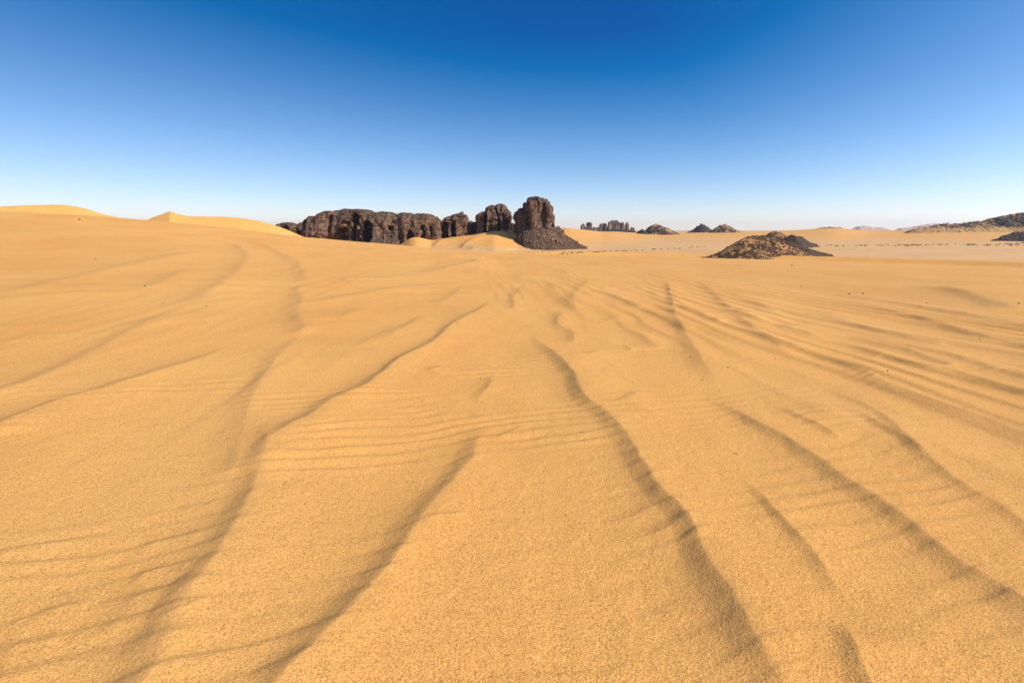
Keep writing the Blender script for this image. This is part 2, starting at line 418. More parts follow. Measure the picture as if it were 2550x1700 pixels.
def mixc(nt, f, a, b, mode='MIX'):
    n = N(nt, 'ShaderNodeMix', data_type='RGBA', blend_type=mode)
    for i, v in ((0, f), (6, a), (7, b)):
        if isinstance(v, (float, int)): n.inputs[i].default_value = v
        elif isinstance(v, tuple): n.inputs[i].default_value = (*v, 1)
        else: nt.links.new(v, n.inputs[i])
    return n.outputs[2]
def mathn(nt, op, a, b=0.0):
    n = N(nt, 'ShaderNodeMath', operation=op)
    for i, v in enumerate((a, b)):
        if isinstance(v, (float, int)): n.inputs[i].default_value = v
        else: nt.links.new(v, n.inputs[i])
    return n.outputs[0]
def scaled(nt, vec, s):
    n = N(nt, 'ShaderNodeVectorMath', operation='MULTIPLY'); n.inputs[1].default_value = s
    nt.links.new(vec, n.inputs[0]); return n.outputs[0]
def bump(nt, h, strength, dist, prev=None):
    n = N(nt, 'ShaderNodeBump'); n.inputs['Strength'].default_value = strength; n.inputs['Distance'].default_value = dist
    nt.links.new(h, n.inputs['Height'])
    if prev is not None: nt.links.new(prev, n.inputs['Normal'])
    return n.outputs[0]

SAND = (.70, .345, .092); SAND2 = (.75, .395, .118); SAND3 = (.64, .29, .070)
def sand_material():
    m, nt, b = mat("sand")
    pos = N(nt, 'ShaderNodeNewGeometry').outputs['Position']
    big = noise(nt, scaled(nt, pos, (.35, .16, .3)), 1.0, 4)
    c = ramp(nt, big, [(.3, SAND3), (.5, SAND), (.72, SAND2)])
    c = mixc(nt, .55, SAND, c)
    # single grains: pale quartz and dark iron-stained ones
    g1 = noise(nt, pos, 190., 2, .6)
    c = mixc(nt, 1.0, c, ramp(nt, g1, [(.26, (.30, .24, .18)), (.41, (.86, .82, .76)), (.58, (1.08, 1.10, 1.13)), (.74, (1.45, 1.55, 1.9))]), 'MULTIPLY')
    g0 = noise(nt, pos, 85., 3, .6)
    c = mixc(nt, 1.0, c, ramp(nt, g0, [(.30, (.76, .71, .64)), (.5, (1, 1, 1)), (.72, (1.12, 1.14, 1.2))]), 'MULTIPLY')
    co = N(nt, 'ShaderNodeAttribute', attribute_name='coarse_shade').outputs['Fac']
    c = mixc(nt, mathn(nt, 'MULTIPLY', mathn(nt, 'POWER', co, 1.6), .42), c, (.52, .27, .09))  # brown shade painted on the lee sides, together with coarser grains at the crests
    fl = N(nt, 'ShaderNodeAttribute', attribute_name='floor').outputs['Fac']
    gv = noise(nt, scaled(nt, pos, (.02, .12, .1)), 1.0, 5, .6)
    stony = ramp(nt, gv, [(.3, (.44, .27, .14)), (.5, (.58, .38, .20)), (.7, (.66, .45, .24))])
    c = mixc(nt, mathn(nt, 'MULTIPLY', fl, .58), c, stony)
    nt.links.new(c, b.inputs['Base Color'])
    b.inputs['Roughness'].default_value = .9; b.inputs['Specular IOR Level'].default_value = .15
    h1 = noise(nt, pos, 120., 3, .65)
    h2 = noise(nt, scaled(nt, pos, (1, 1, 1)), 34., 3, .6)
    n1 = bump(nt, h2, .85, .0034)
    n2_ = bump(nt, h1, 1.0, .0035, n1)
    h4 = noise(nt, pos, 9., 4, .6)
    n2_ = bump(nt, h4, .6, .012, n2_)
    h3 = noise(nt, scaled(nt, pos, (.9, .35, 1)), 1.2, 4, .6)
    n3_ = bump(nt, h3, .5, .02, n2_)
    nt.links.new(n3_, b.inputs['Normal'])
    return m
def rock_material(name, top, face, warm, scale=1.0):
    m, nt, b = mat(name)
    geo = N(nt, 'ShaderNodeNewGeometry'); pos = geo.outputs['Position']
    ns = noise(nt, scaled(nt, pos, (.09*scale, .09*scale, .045*scale)), 1.0, 6, .65)
    st = noise(nt, scaled(nt, pos, (.10*scale, .10*scale, .85*scale)), 1.0, 4, .6)
    c = ramp(nt, ns, [(.30, top), (.48, face), (.68, warm)])
    c = mixc(nt, 1.0, c, ramp(nt, st, [(.32, (.55, .52, .50)), (.47, (1, 1, 1)), (.66, (1.25, 1.2, 1.15))]), 'MULTIPLY')
    nz = N(nt, 'ShaderNodeSeparateXYZ'); nt.links.new(geo.outputs['Normal'], nz.inputs[0])
    # desert varnish on everything that lies open to the sky
    v = ramp(nt, mathn(nt, 'ADD', nz.outputs['Z'], mathn(nt, 'MULTIPLY', ns, .6)), [(.45, (0, 0, 0)), (.95, (1, 1, 1))])
    c = mixc(nt, mathn(nt, 'MULTIPLY', v, .85), c, top)
    nt.links.new(c, b.inputs['Base Color']); b.inputs['Roughness'].default_value = .85
    b.inputs['Specular IOR Level'].default_value = .2
    h = noise(nt, scaled(nt, pos, (.5*scale, .5*scale, 1.1*scale)), 1.0, 6, .7)
    nt.links.new(bump(nt, h, .8, .8/scale), b.inputs['Normal'])
    return m
def flat_material(name, col, var=.3, sc=1.0):
    m, nt, b = mat(name)
    pos = N(nt, 'ShaderNodeNewGeometry').outputs['Position']
    n = noise(nt, pos, sc, 4, .6)
    c = ramp(nt, n, [(.3, tuple(x*(1-var) for x in col)), (.7, tuple(x*(1+var) for x in col))])
    nt.links.new(c, b.inputs['Base Color']); b.inputs['Roughness'].default_value = .85
    b.inputs['Specular IOR Level'].default_value = .2
    return m
def scree_material(name, dark, sand, cover, sc, apron=None):
    """rubble slope: dark stone cover broken by drifted sand"""
    m, nt, b = mat(name)
    pos = N(nt, 'ShaderNodeNewGeometry').outputs['Position']
    n = noise(nt, pos, sc, 5, .72)
    n2_ = noise(nt, pos, sc*.22, 3, .6)
    f = mathn(nt, 'ADD', mathn(nt, 'MULTIPLY', n, .65), mathn(nt, 'MULTIPLY', n2_, .35))
    if apron:       # sand banked against the foot of the slope
        sz_ = N(nt, 'ShaderNodeSeparateXYZ'); nt.links.new(pos, sz_.inputs[0])
        mr = N(nt, 'ShaderNodeMapRange'); nt.links.new(sz_.outputs['Z'], mr.inputs[0])
        mr.inputs[1].default_value = apron[0]; mr.inputs[2].default_value = apron[1]; mr.inputs[3].default_value = .16; mr.inputs[4].default_value = 0.0
        f = mathn(nt, 'ADD', f, mr.outputs[0])
    c = ramp(nt, f, [(cover-.08, tuple(x*.6 for x in dark)), (cover-.01, dark), (cover+.045, sand)])
    nt.links.new(c, b.inputs['Base Color']); b.inputs['Roughness'].default_value = .9
    b.inputs['Specular IOR Level'].default_value = .15
    nt.links.new(bump(nt, n, 1.0, .9/sc), b.inputs['Normal'])
    return m

M_SAND = sand_material()
M_ROCK = rock_material("varnished_sandstone", (.062, .037, .025), (.165, .094, .057), (.27, .155, .090))
M_FAR = rock_material("distant_sandstone", (.07, .046, .036), (.17, .108, .074), (.26, .165, .10), .5)
M_STONE = flat_material("dark_stone", (.165, .092, .052), .55, .6)
M_DSTONE = flat_material('black_stone', (.085, .05, .03), .5, .6); M_CHIP = flat_material("brown_stone", (.20, .12, .07), .6, .8)
M_PALE = flat_material("pale_stone", (.28, .20, .15), .3, .8)
M_SHRUB = flat_material("dry_shrub", (.075, .06, .028), .5, 2.0)
M_TWIG = flat_material("dry_twig", (.10, .065, .04), .4, 40.0)
M_PEB = flat_material("dark_pebble", (.05, .035, .028), .4, 60.0)

# ------------------------------------------------------------------ object helpers
def mesh_obj(name, V, Fc, m, parent=None, smooth=False):
    me = bpy.data.meshes.new(name)
    V = np.asarray(V, dtype=np.float64); loc = np.zeros(3)
    if parent is None and len(V):
        loc = np.array((V[:,0].mean(), V[:,1].mean(), V[:,2].min()))
    elif parent is not None: loc = np.array(parent.location)
    me.from_pydata((V-loc).tolist(), [], [tuple(int(a) for a in f) for f in Fc]); me.materials.append(m)
    if smooth: me.polygons.foreach_set("use_smooth", [True]*len(me.polygons))
    me.update()
    o = bpy.data.objects.new(name, me); COL.objects.link(o)
    if parent is None: o.location = loc
    else: o.parent = parent
    return o
def empty(name, loc):
    o = bpy.data.objects.new(name, None); COL.objects.link(o); o.location = tuple(float(v) for v in loc); o.empty_display_size = .5
    return o
def tag(o, label=None, cat=None, group=None, kind=None):
    for k, v in (('label', label), ('category', cat), ('group', group), ('kind', kind)):
        if v: o[k] = v
    return o

# ground
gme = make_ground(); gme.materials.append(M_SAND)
ground = bpy.data.objects.new("sand_ground", gme); COL.objects.link(ground)
tag(ground, "rippled golden sand dune running down to a flat desert plain", None, None, 'structure')

# ------------------------------------------------------------------ rocks built of weathered columns
def column(cx, cy, zt, zb, rx, ry, n=28, ms=14, flare=.12, p=3.2, seed=0):
    rg = np.random.RandomState(seed)
    ph = rg.rand(4)*6.28; V = []; Fc = []
    H = zt - zb
    for j in range(ms+1):
        t = j/ms
        if j == ms: rad = 0.02; z = zt
        else:
            z = zb + H*(1-(1-t)**1.6)
            s = (z-zb)/H
            rad = (1 - s**p)**(1/2.2) * (1 + flare*(1-s))
        for i in range(n):
            a = 2*math.pi*i/n
            ca, sa = math.cos(a), math.sin(a)
            sq = (abs(ca)**3 + abs(sa)**3)**(-1/3)
            k = rad*sq*(1 + .09*math.sin(2*a+ph[0]) + .07*math.sin(3*a+ph[1]) + .04*math.sin(5*a+ph[2]+2*t))
            V.append((cx+rx*k*ca, cy+ry*k*sa, z))
    for j in range(ms):
        for i in range(n):
            i2 = (i+1) % n; Fc.append((j*n+i, j*n+i2, (j+1)*n+i2, (j+1)*n+i))
    Fc.append(tuple(range(n))[::-1]); Fc.append(tuple(ms*n+i for i in range(n)))
    return V, Fc
def remeshed(V, Fc, vox):
    me = bpy.data.meshes.new("tmp"); me.from_pydata([tuple(map(float, v)) for v in V], [], Fc); me.update()
    o = bpy.data.objects.new("tmp", me); COL.objects.link(o)
    md = o.modifiers.new("r", 'REMESH'); md.mode = 'VOXEL'; md.voxel_size = vox
    dg = bpy.context.evaluated_depsgraph_get(); ev = o.evaluated_get(dg)
    m2 = ev.to_mesh(); n = len(m2.vertices)
    co = np.empty(n*3); m2.vertices.foreach_get("co", co); no = np.empty(n*3); m2.vertices.foreach_get("normal", no)
    fs = [tuple(p.vertices) for p in m2.polygons]
    ev.to_mesh_clear(); bpy.data.objects.remove(o); bpy.data.meshes.remove(me)
    return co.reshape(-1, 3), no.reshape(-1, 3), fs
def rock(name, cols, Y, label, vox, m=None, seed=0, amp=1.0, group=None, parent=None, vb=640, cat='rock'):
    """cols: (u centre, v top, half width px, depth offset m, depth radius m)"""
    V = []; Fc = []; s = Y/(F*CP+278*SP)
    for k, c in enumerate(cols):
        u, vt, hw, dy, ry = c[:5]
        b = c[5] if len(c) > 5 else vb
        yy = Y + dy
        t = P(u, vt, yy); bz = P(u, b, yy)[2]
        v, f = column(t[0], yy, t[2], min(bz, t[2]-2), hw*yy/Y*s, ry, seed=seed*31+k, p=c[6] if len(c) > 6 else 3.2)
        o = len(V); V += v; Fc += [tuple(a+o for a in q) for q in f]
    co, no, fs = remeshed(V, Fc, vox)
    x, y, z = co.T; L = amp
    d = 0
    # vertical joints, ledges, rough weathering
    c1 = 1-np.abs(n3(x/(7*L)+f3(x/9, y/9, z/9, seed+3, 2)*.6, y/(7*L), z/(30*L), seed+1)); d = d - 2.3*L*np.clip((c1-.80)/.20, 0, 1)**1.4
    c2 = 1-np.abs(n3(x/(3*L), y/(3*L), z/(13*L), seed+5)); d = d - .9*L*np.clip((c2-.82)/.18, 0, 1)
    st = n2(z/(1.5*L)+.6*f3(x/8, y/8, z/8, seed+7, 2), np.floor(0*z), seed+9); d = d + .5*L*st
    st2 = n2(z/(4.5*L)+.4*f3(x/12, y/12, z/12, seed+8, 2), np.floor(0*z), seed+19); d = d + .8*L*st2
    d = d + 1.2*L*f3(x/(5*L), y/(5*L), z/(5*L), seed+11, 4) + .35*L*f3(x/L, y/L, z/L, seed+13, 2)
    co = co + no*d[:, None]*np.array((1, 1, .55))
    o = mesh_obj(name, co, fs, m or M_ROCK, parent)
    if parent is None: tag(o, label, cat, group)
    return o

YR = 385.0
def inpoly(u, v, poly):
    c = np.zeros(u.shape, bool); n = len(poly)
    for i in range(n):
        x1, y1 = poly[i]; x2, y2 = poly[(i+1) % n]
        if y1 == y2: continue
        m = (y1 > v) != (y2 > v)
        c ^= m & (u < (x2-x1)*(v-y1)/(y2-y1)+x1)
    return c
def cliff(name, outline, Y, label, depth, vb, carve=(), m=None, seed=0, amp=1.0, group=None, parent=None, cat='rock', e1=.42, e2=.42, batter=.10, step=.45, crack=1.0, crown=.35, lump=2.2):
    """a body whose skyline follows the outline; carve = [(polygon in photo pixels, metres back (+) or forward (-))]"""
    s = Y/(F*CP+278*SP)
    us = np.array([p[0] for p in outline], float); vs = np.array([p[1] for p in outline], float)
    U = np.arange(us[0], us[-1]+1e-6, step); nu = len(U); nt = 150
    x = s*(U-1275.); top = np.interp(U, us, vs); zt = ZC + s*(VH-top); zb = ZC + s*(VH-vb)
    t = np.linspace(0, 1, nt); uu = (U-us[0])/(us[-1]-us[0]); end = np.clip(1-np.abs(2*uu-1)**10, .02, 1)**.5
    th = t*math.pi; c = np.cos(th); sn = np.sin(th)
    yy = -np.sign(c)*np.abs(c)**e1; zz = np.abs(sn)**e2
    yl = yy[None, :]*(depth*end)[:, None]; H = np.maximum(zt-zb, .5)[:, None]; Z = zb + H*zz[None, :]
    yl = yl - batter*H*(1-zz[None, :])*(yl < 0)
    X = np.repeat(x[:, None], nt, 1)
    # large buttresses across the face
    but = 3.2*amp*(1-np.abs(n2(U[:, None]/(16*amp)+seed*3.3+.25*f2(U[:, None]/9, Z/12, seed+2, 2), Z*0+Z/40., seed+1)))
    ff = np.clip(-yl/(depth*.6), 0, 1)
    yl = yl - (but-2.0*amp)*ff
    vpx = VH - (Z-ZC)/s; upx = np.repeat(U[:, None], nt, 1)
    wu = 1.1*f2(upx/5, vpx/7, seed+40, 2); wv = 1.0*f2(upx/5+7, vpx/7, seed+41, 2)
    for poly, dd in carve:
        mk = inpoly(upx+wu, vpx+wv, poly) & (yl < depth*.5)
        k = mk.astype(float)
        for _ in range(2):
            k[1:-1] = (k[:-2]+2*k[1:-1]+k[2:])/4; k[:, 1:-1] = (k[:, :-2]+2*k[:, 1:-1]+k[:, 2:])/4
        yl = yl + dd*k
    co = np.stack((X, Y + yl, Z), -1)
    du = np.gradient(co, axis=0); dt = np.gradient(co, axis=1); no = np.cross(du, dt); no /= np.linalg.norm(no, axis=-1, keepdims=True)+1e-9
    xx, y_, z_ = co.reshape(-1, 3).T; L = amp; d = 0
    c1 = 1-np.abs(n3((xx+4.5*f3(xx/9, y_/9, z_/7, seed+3, 2))/(9*L), y_/(9*L), z_/(20*L), seed+1)); d = d - crack*2.6*L*np.clip((c1-.84)/.16, 0, 1)**1.3
    c2 = 1-np.abs(n3((xx+1.2*f3(xx/4, y_/4, z_/4, seed+4, 2))/(3.2*L), y_/(3.2*L), z_/(8*L), seed+5)); d = d - crack*1.1*L*np.clip((c2-.85)/.15, 0, 1)
    lw = z_ + .9*f3(xx/9, y_/9, z_/9, seed+7, 2)
    st = n2(lw/(1.1*L), 0*z_, seed+9); d = d + .42*L*st
    c3 = 1-np.abs(n2(lw/(2.6*L), xx/(30*L), seed+29)); d = d - .8*L*np.clip((c3-.85)/.15, 0, 1)
    d = d + .9*L*n2(lw/(4.2*L), xx/(18*L), seed+19)*1.0
    d = d + lump*L*f3(xx/(7*L), y_/(6*L), z_/(5*L), seed+11, 4) + .5*L*f3(xx/(1.3*L), y_/(1.3*L), z_/L, seed+13, 2)
    dd3 = (no.reshape(-1, 3)*d[:, None])*np.array((1, 1, crown))
    co = (co.reshape(-1, 3) + dd3)
    i = np.arange(nu-1)[:, None]*nt; j = np.arange(nt-1)[None, :]
    q = np.stack((i+j, i+nt+j, i+nt+j+1, i+j+1), -1).reshape(-1, 4)
    fs = [tuple(f) for f in q.tolist()]
    fs.append(tuple(range(nt))); fs.append(tuple(range((nu-1)*nt, nu*nt))[::-1])
    o = mesh_obj(name, co, fs, m or M_ROCK, parent)
    if parent is None: tag(o, label, cat, group)
    return o

cliff('rock_massif', [(759,585),(760,556),(763,549),(775,543),(785,540),(800,535),(820,529),(840,527),(860,524),(870,522),(890,524),(915,523),(930,527),(945,531),(960,528.5),(975,529),(985,533),(993,537),(1005,532.5),(1017,531),(1028,534),
    (1035,538.5),(1043,533),(1060,533),(1072,534),(1085,540),(1095,547),(1101,553),(1104,580)], YR, "long dark brown sandstone massif with deep shadowed clefts, rising behind the dune brow", 17, 612,
    [([(762,560),(770,552),(780,553),(785,570),(783,620),(760,620)], 7), ([(770,566),(775,562),(778,580),(777,620),(769,620)], -6), ([(786,556),(800,552),(805,570),(803,620),(787,620)], -3),
     ([(838,545),(845,536),(848,552),(844,600),(841,620),(838,620)], 7),
     ([(832,620),(838,600),(850,584),(860,570),(872,566),(884,568),(884,620)], 15),
     ([(893,546),(897,534),(903,531),(908,538),(912,552),(916,570),(920,620),(881,620),(882,560),(886,545),(891,556)], 13),
     ([(884,556),(889,540),(892,560),(891,620),(883,620)], -9), ([(899,580),(902,562),(906,566),(908,585),(909,620),(899,620)], -6),
     ([(920,562),(928,553),(940,549),(946,556),(946,575),(950,598),(938,620),(922,620)], 13),
     ([(940,548),(960,544),(985,552),(1002,566),(1004,590),(1000,620),(952,620),(946,580)], -7),
     ([(925,640),(930,600),(950,596),(985,597),(1004,598),(1008,640)], -11),
     ([(987,565),(997,563),(998,572),(988,573)], 5), ([(1022,578),(1030,572),(1040,576),(1042,592),(1024,592)], 8), ([(1056,566),(1066,560),(1070,580),(1078,600),(1060,600)], 10), ([(1075,566),(1084,560),(1086,590),(1076,600)], 9)], seed=1)
cliff('domed_rock', [(691,590),(693,565),(698,560),(705,556),(714,554.5),(729,555),(736,558),(741,563),(743,590)], YR+24, "low dark domed rock at the left end of the massif, half behind the dune", 9, 600, [([(716,566),(728,562),(734,580),(720,585)], 5)], seed=2, amp=.7, batter=.05)
cliff('domed_rock', [(742,600),(743.5,560),(748,556),(753,553.5),(758,554.5),(762,557),(764,600)], YR+14, "narrow rounded rock between the low dome and the long massif", 8, 605, [([(747,570),(754,568),(757,600),(748,600)], 5)], seed=3, amp=.6, batter=.05)
cliff('rock_block', [(1096,600),(1099,558),(1104,550),(1107,545),(1112,541),(1125,537),(1140,533),(1149,531),(1152,528.5),(1155,533.5),(1162,535),(1166,541),(1168,549),(1169,558),(1171,600)], YR+6,
     "slanting brown rock block with a small pointed top, between the massif and the twin-domed rock", 11, 605,
     [([(1098,572),(1106,556),(1116,553),(1122,560),(1121,600),(1096,600)], 8), ([(1128,556),(1134,550),(1138,565),(1137,600),(1130,600)], 8), ([(1122,560),(1128,552),(1131,600),(1122,600)], -4), ([(1140,548),(1160,544),(1168,560),(1160,585),(1140,600)], -3)], seed=4, amp=.75)
cliff('rock_slab', [(1140,600),(1146,588),(1155,577),(1165,565),(1175,557),(1185,552),(1194,552),(1196,600)], YR+16, "low shaded rock ramp at the left foot of the twin-domed rock", 7, 605, seed=5, amp=.5)
cliff('twin_domed_rock', [(1186,600),(1187.5,541),(1191,534),(1197,529),(1204,527.5),(1209,529),(1213,522),(1219,516),(1226,513.5),(1232,515),(1236,519),(1237,513),(1241,509.5),(1248,509.5),(1256,512),(1263,517),(1268,523),(1271,534),(1273,550),(1275,600)], YR+2,
     "brown rounded rock with two domed heads split by a dark cleft, left of the tower", 12, 605,
     [([(1208,532),(1213,526),(1215,540),(1213,560),(1215,600),(1207,600)], 9), ([(1235,519),(1239,523),(1243,540),(1245,565),(1240,600),(1234,600),(1240,570),(1238,540)], 7),
      ([(1250,532),(1256,530),(1258,552),(1252,560),(1249,545)], 3), ([(1214,528),(1228,520),(1240,540),(1243,570),(1238,600),(1214,600)], -4), ([(1252,560),(1262,548),(1272,560),(1274,600),(1244,600)], 6)], seed=6, amp=.7, batter=.06)
cliff('small_rock', [(1168,570),(1169,553),(1173,550.5),(1177,552),(1181,554),(1183,570)], YR+60, "small dark rock peeping out between the block and the twin-domed rock", 5, 590, seed=7, amp=.4)
cliff('small_rock', [(1273,575),(1274,557),(1278,555),(1282,557),(1284,575)], YR+60, "small dark rock in the gap between the twin-domed rock and the tower", 5, 590, seed=8, amp=.4)

# ------------------------------------------------------------------ stony hills
def hill(name, outline, foot, label, m, slope=.62, seed=0, cell=.8, back=1.0, rough=.5, root=None, cat='hill', group=None, stones=None, Yf=None, seedst=0, sharp=1.0, flank=None, skew=0.0):
    """ridge whose crest follows the outline; outline points (u, v); foot = pixel of the front foot"""
    if Yf is None:
        Yf = hit(*foot)[1]
    us = np.array([p[0] for p in outline]); vs = np.array([p[1] for p in outline])
    s = Yf/(F*CP+278*SP)
    zb = base(np.array([P(foot[0], foot[1], Yf)[0]]), np.array([Yf]))[0]
    hmax = max(P(u, v, Yf)[2] for u, v in outline) - zb
    Yc = Yf + hmax/slope*.9
    xm = P((us[0]+us[-1])/2, VH, Yc)[0]
    pts = np.array([P(u, v, Yc + skew*(P(u, v, Yc)[0]-xm)) for u, v in outline])
    x0, x1 = pts[0,0], pts[-1,0]
    xs = np.arange(x0-2*cell, x1+2*cell, cell); ys = np.arange(Yf-hmax*.6-3-abs(skew)*(x1-x0)/2, Yc+hmax/slope*back*1.5+2+abs(skew)*(x1-x0)/2, cell*1.1)
    X, Y = np.meshgrid(xs, ys)
    wob = f2(X/(hmax*1.1), Y/(hmax*1.1), seed+60, 3)*hmax*.10
    T = np.interp(X + 0*wob, pts[:,0], pts[:,2])
    dy = np.abs(Y - Yc - skew*(X-xm) + wob); sm = .16*hmax
    dd = np.sqrt(dy*dy + sm*sm) - sm
    Z = T - slope*dd*sharp
    g = base(X, Y) - .25
    near = sst(0, hmax*.5, Z-g)
    gul = 1-np.abs(f2(X/(hmax*.45), Y/(hmax*1.3), seed+66, 3)*2)
    Z = Z + rough*near*(f2(X/(1.6), Y/1.6, seed+61, 3)*.7 + f2(X/5, Y/5, seed+63, 3)*.9 - .10*hmax*np.clip(gul-.55, 0, 1)*(dy > .1*hmax))
    Z = np.maximum(Z, g-1.0)
    ny, nx = X.shape
    V = np.stack((X, Y, Z), -1).reshape(-1, 3)
    i = np.arange(ny-1)[:, None]*nx; j = np.arange(nx-1)[None, :]
    q = np.stack((i+j, i+j+1, i+nx+j+1, i+nx+j), -1).reshape(-1, 4)
    keep = (V[:, 2].reshape(-1) > g.reshape(-1)-.6); q = q[keep[q].any(1)]
    used = np.unique(q); mp = -np.ones(len(V), int); mp[used] = np.arange(len(used)); V = V[used]; q = mp[q]
    if root is None and stones is None:
        o = mesh_obj(name, V, q, m, None, True); tag(o, label, cat, group); par = o
    else:
        par = root or empty(name, (float(V[:,0].mean()), float(V[:,1].mean()), float(zb)))
        if root is None: tag(par, label, cat, group)
        mesh_obj('scree_slope', V, q, m, par, True)
    if flank:
        o_ = bpy.data.objects[-1] if False else par.children[0]; o_.data.materials.append(flank[1])
        ce = V[q].mean(1); k_ = F*CP+278*SP
        fu = 1275+ce[:,0]/ce[:,1]*k_; fv = VH-(ce[:,2]-ZC)/ce[:,1]*k_
        jt = 5*f2(ce[:,0]/2.5, ce[:,1]/2.5, 77, 3)
        o_.data.polygons.foreach_set('material_index', inpoly(fu+jt, fv+jt*.4, flank[0]).astype(np.int32))
    if stones:
        cnt, smin, smax, mst, zone = stones
        rg = np.random.RandomState(seed+seedst+5)
        def surf(x, y):
            ix = np.clip(((x-xs[0])/cell).astype(int), 0, nx-1); iy = np.clip(((y-ys[0])/(cell*1.1)).astype(int), 0, ny-1)
            return Z[iy, ix], g[iy, ix]
        sx = rg.uniform(xs[0], xs[-1], cnt*6); sy = rg.uniform(ys[0], Yc+2, cnt*6)
        zz, gg = surf(sx, sy); ok = zz > gg + .0
        if zone is not None: ok &= zone(sx, sy, (zz-zb)/hmax, rg)
        sx, sy, zz = sx[ok][:cnt], sy[ok][:cnt], zz[ok][:cnt]
        VV = []; FF = []
        for a, b_, c in zip(sx, sy, zz):
            sz = smin + (smax-smin)*rg.rand()**3
            v, f = stone_geo(rg, sz); o_ = len(VV)
            VV += [(a+p[0], b_+p[1], c+p[2]+sz*.1) for p in v]; FF += [tuple(k+o_ for k in ff) for ff in f]
        if VV: tag(mesh_obj('rubble', VV, FF, mst, par), kind='stuff')
    return par, Yc
ICO_V = None
def ico():
    t = (1+5**.5)/2
    v = np.array([(-1,t,0),(1,t,0),(-1,-t,0),(1,-t,0),(0,-1,t),(0,1,t),(0,-1,-t),(0,1,-t),(t,0,-1),(t,0,1),(-t,0,-1),(-t,0,1)])/math.hypot(1, t)
    f = [(0,11,5),(0,5,1),(0,1,7),(0,7,10),(0,10,11),(1,5,9),(5,11,4),(11,10,2),(10,7,6),(7,1,8),(3,9,4),(3,4,2),(3,2,6),(3,6,8),(3,8,9),(4,9,5),(2,4,11),(6,2,10),(8,6,7),(9,8,1)]
    return v, f
IV, IF = ico()
def stone_geo(rg, sz, flat=.7):
    v = IV*(1+.35*(rg.rand(12, 1)-.5))*np.array((rg.uniform(.7, 1.3), rg.uniform(.7, 1.2), flat*rg.uniform(.6, 1.2)))*sz*.5
    a = rg.rand()*6.28; c, s = math.cos(a), math.sin(a)
    v = v @ np.array(((c, s, 0), (-s, c, 0), (0, 0, 1)))
    return [tuple(p) for p in v], IF

S_MIX = (.52, .31, .14)
SC_CONE = scree_material("cone_scree", (.13, .074, .042), (.26, .15, .08), .56, .8)
SC_MOUND = scree_material("mound_scree", (.085, .046, .024), (.46, .24, .09), .50, 1.1, (-12.5, -9.5))
SC_DARK = scree_material("dark_gravel", (.13, .078, .047), (.24, .145, .08), .60, .7)
SC_FAR = scree_material("far_scree", (.075, .050, .038), (.54, .30, .11), .52, .16)
SC_FARD = scree_material("far_dark_scree", (.075, .054, .045), (.17, .115, .082), .60, .2)

# tower on its cone of rubble
tower = empty('rock_tower', P(1340, 612, YR-18)); tag(tower, "tall blocky brown rock tower standing on a dark cone of rubble", 'rock')
_, Yc = hill('rubble_cone', [(1255,617),(1275,603),(1292,585),(1303,572),(1325,562),(1345,560),(1372,563),(1390,574),(1412,589),(1432,602),(1458,615)], (1350,618), None, SC_CONE, slope=.62, seed=21, cell=.8, rough=.6, root=tower,
     stones=(1500, .5, 2.1, M_STONE, lambda x, y, t, rg: (x < P(1350, 600, y)[0] if False else (rg.rand(len(x)) < np.where(x < x.min()+(x.max()-x.min())*.48, 1.0, .3)))))
YT = Yc + 13
print('CONE', Yc)
cliff('tower_rock', [(1283,600),(1283.5,545),(1286,534),(1290,526),(1295,524),(1296.5,518.5),(1299,519.5),(1302,524),(1306,521),(1307,511),(1313,504),(1316,498),(1323,495.5),(1330,493.5),(1336,494.5),(1342,498.5),(1350,498),(1358,499.5),(1365,504),(1371,511),(1373.5,522),(1375,534),(1380,540),(1382,549),(1379,562),(1380,600)],
     YT, None, 13, 590, [([(1280,500),(1300,500),(1316,508),(1315,540),(1318,560),(1318,620),(1280,620)], 12), ([(1316,505),(1340,498),(1360,506),(1368,520),(1372,560),(1372,620),(1318,620)], -4),
      ([(1320,528),(1328,524),(1330,560),(1322,562)], -2), ([(1348,512),(1352,508),(1354,540),(1350,560),(1346,545)], 3.5), ([(1366,555),(1372,550),(1376,566),(1375,580),(1368,578)], 5)], seed=9, amp=.75, parent=tower, batter=.04, e1=.34, e2=.34, step=.35, crown=.6, lump=1.2)
rb = random.Random(4)
def boulder(name, u, v, px, m, label, cat='boulder', root=None, flat=.8, seed=0, Y=None, group=None):
    p = hit(u, v) if Y is None else P(u, v, Y)
    s = p[1]/(F*CP+278*SP)*px
    rg = np.random.RandomState(seed)
    import bmesh
    bm = bmesh.new(); bmesh.ops.create_icosphere(bm, subdivisions=3, radius=s*.5)
    ax = rg.uniform(.8, 1.2, 3)
    for w in bm.verts:
        c = w.co
        k = 1 + .30*float(n3(np.array([c.x/s*2.2+seed]), np.array([c.y/s*2.2]), np.array([c.z/s*2.2]), seed)[0]) + .10*float(n3(np.array([c.x/s*6+seed]), np.array([c.y/s*6]), np.array([c.z/s*6]), seed+2)[0])
        c.x *= k*ax[0]; c.y *= k*ax[1]; c.z *= k*flat
    V = [tuple(v.co) for v in bm.verts]; Fc = [tuple(v.index for v in f.verts) for f in bm.faces]; bm.free()
    V = np.array(V) + p + np.array((0, 0, s*flat*.22))
    o = mesh_obj(name, V, Fc, m, root); tag(o, label, cat, group); return o

